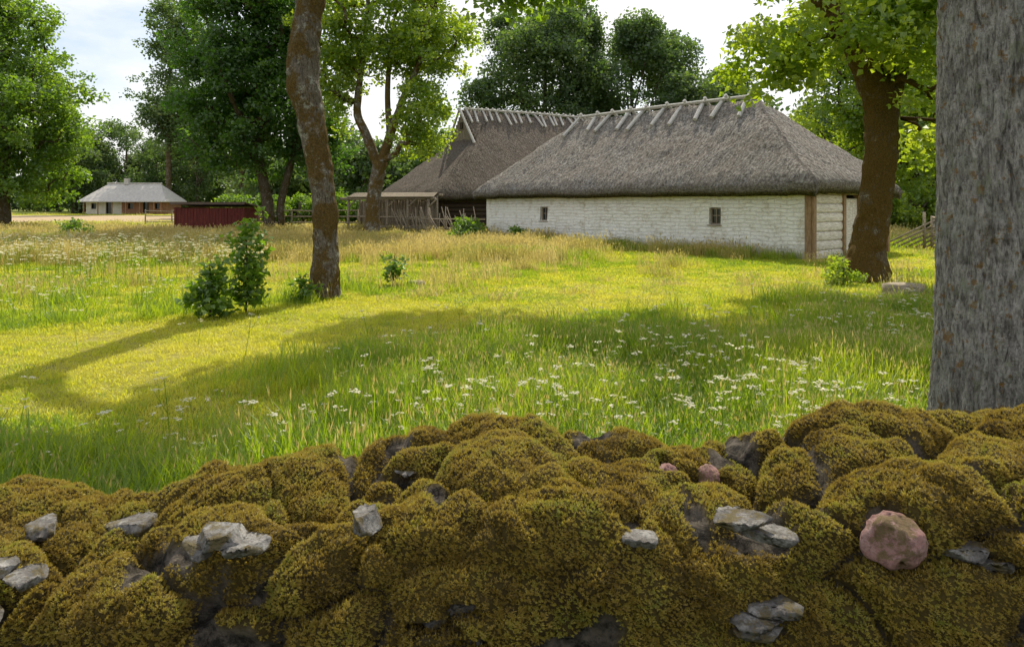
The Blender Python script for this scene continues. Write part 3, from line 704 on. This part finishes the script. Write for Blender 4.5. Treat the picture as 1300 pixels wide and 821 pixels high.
g.tube([a+Vector((-.4,0,1.98)),b+Vector((.4,0,1.98))],[.07,.07],8);g.tube([a+Vector((-.1,1.6,2.17)),b+Vector((.6,1.6,2.17))],[.07,.07],8)
g.tube([a+Vector((0,-.02,1.05)),b+Vector((0,-.02,1.0))],[.05,.05],6);g.tube([a+Vector((0,-.02,.5)),b+Vector((0,-.02,.55))],[.05,.05],6)
c=(a+b)/2+Vector((.15,.75,2.17)); an=math.atan2(b.y-a.y,b.x-a.x)
for k in range(7): g.box((c.x, c.y-.9+k*.28, c.z-.09+k*.035),(4.9,.26,.035),rz=an,rx=.1)
# board back wall of the rack
for k in range(24):
    p=a.lerp(b,(k+.5)/24)+Vector((.3,1.68,0)); g.box((p.x,p.y,.95+random.uniform(-.05,.05)),(.17,.03,1.9),rz=an)
g.obj('poles',[M['wood']],rack)
g=G()
for i in range(46):
    f=i/45; p=Vector((-5.6,36.0,0)).lerp(Vector((-1.4,34.2,0)),f)+Vector((random.uniform(-.1,.1),random.uniform(-.1,.1),0))
    g.tube([p,p+Vector((random.uniform(-.75,.1),random.uniform(-.1,.1),random.uniform(.9,1.6)))],[.035,.02],5)
for z in(.5,.95): g.tube([(-5.7,36,z),(-1.3,34.15,z)],[.035,.03],5)
g.obj('leaning_pole_fence',[M['wood']])
def rail_fence(name,p0,p1,h=1.25,gap=2.0,rails=4):
    g=G();p0=Vector(p0);p1=Vector(p1);n=max(int((p1-p0).length/gap),1)
    for i in range(n+1):
        p=p0.lerp(p1,i/n); g.tube([p,p+Vector((0,0,h+random.uniform(-.05,.1)))],[.055,.045],7)
    for i in range(n):
        a=p0.lerp(p1,i/n);b=p0.lerp(p1,(i+1)/n)
        for k in range(rails):
            z=.25+k*(h-.3)/(rails-1)
            g.tube([a+Vector((0,-.06,z+random.uniform(-.06,.06))),b+Vector((0,-.06,z+random.uniform(-.06,.06)))],[.035,.03],6)
    return g.obj(name,[M['wood']])
def slant_fence(name,p0,p1,h=1.4):
    g=G();p0=Vector(p0);p1=Vector(p1);L=(p1-p0).length;d=(p1-p0)/L; s=Vector((-d.y,d.x,0))
    n=int(L/1.4)
    for i in range(n+1):
        p=p0+d*L*i/n
        for q in(-1,1): g.tube([p+s*.07*q,p+s*.07*q+Vector((0,0,h))],[.04,.03],6)
    m=int(L/.32)
    for i in range(m):
        a=p0+d*L*i/m; b=a+d*2.4+Vector((0,0,1.3)); g.tube([a+Vector((0,0,.03)),b],[.045,.03],6)
    return g.obj(name,[M['wood']])
rail_fence('rail_fence',(-14.8,41.5,0),(-8.8,40.5,0),1.35)
rail_fence('rail_fence',(-30,58,0),(-15.5,55,0),1.2,2.4,3)
slant_fence('slanted_pole_fence',(14.2,27.5,0),(20.5,26.0,0))
rail_fence('rail_fence',(16.0,27.0,0),(13.6,20.0,0),1.2,1.8,4)
# ------------------------------------------------------------ mossy stone wall
xs_k=[-6,-1.95,-1.2,-.6,-.27,.15,.54,.75,1.05,1.35,1.95,6]; zs_k=[.68,.68,.63,.79,.83,.89,.80,.77,.90,.94,.94,.94]
stones=[ # x,y,z,rx,ry,rz,mat(0 slab,1 pink round)
 (1.04,1.93,.785,.075,.06,.065,1),(-.40,1.93,.84,.042,.05,.022,0),
 (-.80,1.945,.795,.07,.07,.014,0),(-.72,1.935,.770,.055,.06,.012,0),(-.86,1.94,.765,.045,.06,.012,0),
 (-1.25,2.32,.648,.07,.07,.018,0),(-1.52,2.30,.655,.05,.06,.018,0),
 (.34,1.94,.787,.055,.05,.013,0),(.62,1.95,.830,.085,.06,.012,0),(.70,1.935,.80,.06,.06,.011,0),
 (.52,2.37,.80,.035,.035,.028,1),(.65,2.35,.80,.032,.035,.032,1),(-.33,2.43,.79,.075,.07,.012,0),(1.24,1.94,.755,.065,.06,.013,0),(1.31,1.93,.73,.05,.06,.012,0),
 (-1.42,1.95,.70,.05,.06,.012,0),(-1.34,1.945,.678,.05,.06,.011,0)]
r=random.Random(12)
for x0 in (-1.5,-.15,.72,-2.2,2.2,-2.7,2.8):
    z0=r.uniform(.60,.66)
    for k in range(3):
        stones.append((x0+r.uniform(-.07,.07),1.915,z0-k*.032,r.uniform(.045,.08),.07,r.uniform(.010,.014),0))
xs=np.arange(-4.6,4.6,.0115); ns=185
def profile(zt):
    yf,yb=1.93,2.74; r=.20; zf=zt-.05
    pts=[(yf-.12,-.05),(yf-.05,zf-r)]
    for k in range(1,7):
        a=math.pi-(math.pi/2)*k/6; pts.append((yf-.05+r+r*math.cos(a),zf-r+r*math.sin(a)))
    for k in range(0,7):
        a=math.pi/2-(math.pi/2)*k/6; pts.append((yb-r+r*math.cos(a),zt-r+r*math.sin(a)))
    pts.append((yb+.12,-.05)); return pts
def sample(pts,n):
    P=np.array(pts);d=np.r_[0,np.cumsum(np.hypot(*np.diff(P,axis=0).T))]
    s=d[-1]*np.linspace(0,1,n)
    y=np.interp(s,d,P[:,0]);z=np.interp(s,d,P[:,1])
    ty=np.gradient(y);tz=np.gradient(z)
    for _ in range(6):
        ty=np.convolve(np.pad(ty,1,'edge'),[.25,.5,.25],'valid');tz=np.convolve(np.pad(tz,1,'edge'),[.25,.5,.25],'valid')
    l=np.hypot(ty,tz); return y,z,-tz/l,ty/l
V=np.zeros((ns,len(xs),3));MM=np.zeros((ns,len(xs)))
st=np.array([s[:6] for s in stones])
for i,x in enumerate(xs):
    zt=float(np.interp(x,xs_k,zs_k))+.02*noise.noise(Vector((x*3,0,7)))
    y,z,nyv,nzv=sample(profile(zt),ns)
    sx_=st[np.abs(st[:,0]-x)<.2]
    for j in range(ns):
        p=Vector((x,y[j],z[j]))
        q=p+Vector((noise.noise(p*2.6),noise.noise(p*2.6+Vector((5,5,5))),noise.noise(p*2.6+Vector((9,1,3)))))*.12
        dd=noise.voronoi(Vector((q.x*2.7,q.y*3.2,q.z*3.1)))[0]
        F1=dd[0];e=dd[1]-dd[0]
        pil=max(0,1-min(F1/.85,1)**2); ed=min(e/.22,1); ed=ed*(2-ed)
        crev=min(max(noise.noise(p*1.9+Vector((31,2,1)))*2.0+.68,0.15),1)
        ed=1-(1-ed)*crev
        d2=noise.voronoi(q*8.5)[0]; e2=min((d2[1]-d2[0])/.6,1)
        big=noise.noise(p*1.6+Vector((3,3,3)))
        hgt=-.085+.07*pil+.075*ed+.022*e2*(2-e2)+.05*big+.018*noise.noise(p*7)+.013*noise.noise(p*22)
        gap=noise.noise(p*3.3+Vector((21,4,8)))+.5*noise.noise(p*9)
        if z[j]<.66 and y[j]<2.1: gap+=.16*min((.66-z[j])/.1,1)
        mk=1.0 if ed>.5 else max(0,(ed-.12)/.38)
        if gap>.40: hgt-=min((gap-.40)*.2,.05); mk*=max(0,1-(gap-.40)*8)
        if len(sx_):
            dn=((x-sx_[:,0])/(sx_[:,3]*.95))**2+((y[j]-sx_[:,1])/(sx_[:,4]*2.2))**2+((z[j]-sx_[:,2])/(sx_[:,5]*1.25))**2
            mn=dn.min()
            if mn<1.2: hgt=hgt*.5-.015-.025*(1.2-mn); mk*=0 if mn<.75 else (mn-.75)/.45
        V[j,i]=(x,y[j]+nyv[j]*hgt,z[j]+nzv[j]*hgt); MM[j,i]=mk
nx=len(xs); idx=np.arange(ns*nx).reshape(ns,nx); F=np.stack([idx[:-1,:-1],idx[1:,:-1],idx[1:,1:],idx[:-1,1:]],-1).reshape(-1,4)[:,::-1]
me=bpy.data.meshes.new('mossy_stone_wall'); me.from_pydata(V.reshape(-1,3).tolist(),[],F.tolist())
at=me.attributes.new('mossm','FLOAT','POINT'); at.data.foreach_set('value',MM.reshape(-1).astype(np.float32))
me.materials.append(M['mossbed']); me.polygons.foreach_set('use_smooth',[True]*len(me.polygons)); me.update()
wall=link(bpy.data.objects.new('mossy_stone_wall',me))
def sprig(name,seed):
    r=random.Random(seed); g=G()
    for k in range(9):
        a=k*6.283/9+r.uniform(-.3,.3); el=r.uniform(.3,1.3); d=Vector((math.cos(a)*math.cos(el),math.sin(a)*math.cos(el),math.sin(el))); s=Vector((-math.sin(a),math.cos(a),0))
        L=r.uniform(.7,1.15); up=Vector((0,0,r.uniform(-.1,.6)))
        g.add([up,up+d*L*.5+s*.12,up+d*L,up+d*L*.5-s*.12],[(0,1,2,3)])
    return g.obj(name,[M['moss']],smooth=False,do_link=False)
MS=protocoll('moss_sprigs',[sprig('moss_sprig_%d'%i,i) for i in range(4)])
v0=V[:-1,:-1];v1=V[:-1,1:];v2=V[1:,1:];v3=V[1:,:-1]
nrm=np.cross(v1-v0,v3-v0); ar=np.linalg.norm(nrm,axis=-1); nrm/=ar[...,None]; 
if nrm[ns//2].mean(0)[2]<0: nrm=-nrm
w=ar*np.clip(MM[:-1,:-1]*1.2-.1,0,1)
w*=(np.where(v0[...,2]<.35,.12,1))*np.where(np.abs(v0[...,0])>2.1,.35,1)*np.where(v0[...,1]>2.8,.2,1)
cdf=np.cumsum(w.ravel()); NS=240000
pk=np.searchsorted(cdf,rng.random(NS)*cdf[-1]); a,b=np.unravel_index(pk,w.shape)
u=rng.random((NS,1));t=rng.random((NS,1))
PP=v0[a,b]*(1-u)*(1-t)+v1[a,b]*u*(1-t)+v2[a,b]*u*t+v3[a,b]*(1-u)*t; NN=nrm[a,b]+rng.normal(0,.28,(NS,3)); NN[:,2]+=.25; NN/=np.linalg.norm(NN,axis=1)[:,None]
th=np.arccos(np.clip(NN[:,2],-1,1)); ph=np.arctan2(NN[:,1],NN[:,0])
R=np.stack([np.zeros(NS),th,ph],1)
sz=rng.uniform(.0042,.0095,NS)*(.7+.7*fbm(PP[:,0]*11,PP[:,1]*11+PP[:,2]*11,12))
scatter('moss',PP,R,sz,rng.integers(0,4,NS),MS,wall)
def rock(g,c,rad,mi,seed,rot=0,slab=False):
    import bmesh
    bm=bmesh.new(); bmesh.ops.create_icosphere(bm,subdivisions=4,radius=1)
    off=Vector((seed*3.1,seed*1.7,seed)); rr=random.Random(seed)
    planes=[]
    for ax in range(7):
        a=rr.random()*6.28; planes.append((Vector((math.cos(a),math.sin(a),rr.uniform(-.25,.25))).normalized(),rr.uniform(.6,.85)))
    vs=[]
    for v in bm.verts:
        p=v.co.copy(); d=1+.18*noise.noise(p*1.2+off)+.10*noise.noise(p*3+off)+.05*noise.noise(p*8+off)
        p=p*d
        if slab:
            zc=p.z*1.9; p.z=math.copysign(min(abs(zc),1)**.8,zc)*(1+.12*noise.noise(p*2.5+off)); p.x*=1.1;p.y*=1.1
            for nn,k0 in planes:
                k=p.dot(nn)
                if k>k0: p=p-nn*(k-k0)
        else:
            for nn,k0 in planes[:4]:
                k=p.dot(nn)
                if k>k0+.1: p=p-nn*(k-k0-.1)
        p=Vector((p.x*rad[0],p.y*rad[1],p.z*rad[2])); p.rotate(Euler((rr.uniform(-.1,.1),rot*.35,rot))); vs.append(p+Vector(c))
    fs=[[v.index for v in f.verts] for f in bm.faces]; bm.free(); g.add(vs,fs,mi)
g=G()
for i,s in enumerate(stones): rock(g,s[:3],[q*1.1 for q in s[3:6]],s[6],i+1,random.uniform(-.35,.35),slab=(s[6]==0))
r=random.Random(9)
for i in range(90):
    x=r.uniform(-4.5,4.5); z=r.uniform(.05,.45) ; rock(g,(x,1.92-.05*(1-z),z),(r.uniform(.08,.16),.09,r.uniform(.02,.05)),0 if r.random()<.9 else 1,150+i,r.uniform(-.3,.3),slab=True)
g.obj('field_stones',[M['stone'],M['pink']],wall)
# ------------------------------------------------------------ light, sky, camera
az=math.radians(SUN_AZ);el=math.radians(SUN_EL)
d=Vector((math.sin(az)*math.cos(el),math.cos(az)*math.cos(el),math.sin(el)))
sl=bpy.data.lights.new('sun','SUN'); sl.energy=5.0; sl.angle=math.radians(.53); sl.color=(1,.91,.72)
so=link(bpy.data.objects.new('sun',sl)); so.rotation_euler=d.to_track_quat('Z','Y').to_euler(); so.location=d*60
w=bpy.data.worlds.new('World'); SC.world=w; w.use_nodes=True; nt=w.node_tree; nt.nodes.clear()
out=nt.nodes.new('ShaderNodeOutputWorld'); bg=nt.nodes.new('ShaderNodeBackground'); bg.inputs[1].default_value=.15
sky=nt.nodes.new('ShaderNodeTexSky'); sky.sky_type='NISHITA'; sky.sun_disc=False; sky.sun_elevation=el; sky.sun_rotation=az; sky.air_density=1.0;sky.dust_density=2.0;sky.ozone_density=1.2
tc=nt.nodes.new('ShaderNodeTexCoord'); mp=nt.nodes.new('ShaderNodeMapping'); mp.inputs['Scale'].default_value=(1,1,2.6); nt.links.new(tc.outputs['Generated'],mp.inputs[0])
nz=nt.nodes.new('ShaderNodeTexNoise'); nz.inputs['Scale'].default_value=2.6; nz.inputs['Detail'].default_value=8; nz.inputs['Roughness'].default_value=.6; nt.links.new(mp.outputs[0],nz.inputs[0])
f=ramp(nt,nz.outputs[0],[(.36,.2),(.56,.95)])
c=mixc(nt,f,sky.outputs[0],(7.8,7.75,7.65)); nt.links.new(c,bg.inputs[0]); nt.links.new(bg.outputs[0],out.inputs[0])
cam=bpy.data.cameras.new('camera'); cam.sensor_width=36; cam.lens=36*900/1300; cam.shift_y=-151.5/1300; cam.clip_end=4000; cam.clip_start=.05
co=link(bpy.data.objects.new('camera',cam)); co.location=(0,0,1.7); co.rotation_euler=(math.radians(90),0,0); SC.camera=co
SC.view_settings.view_transform='Standard'; SC.view_settings.look='None'; SC.view_settings.exposure=0
print('done',len(bpy.data.objects))
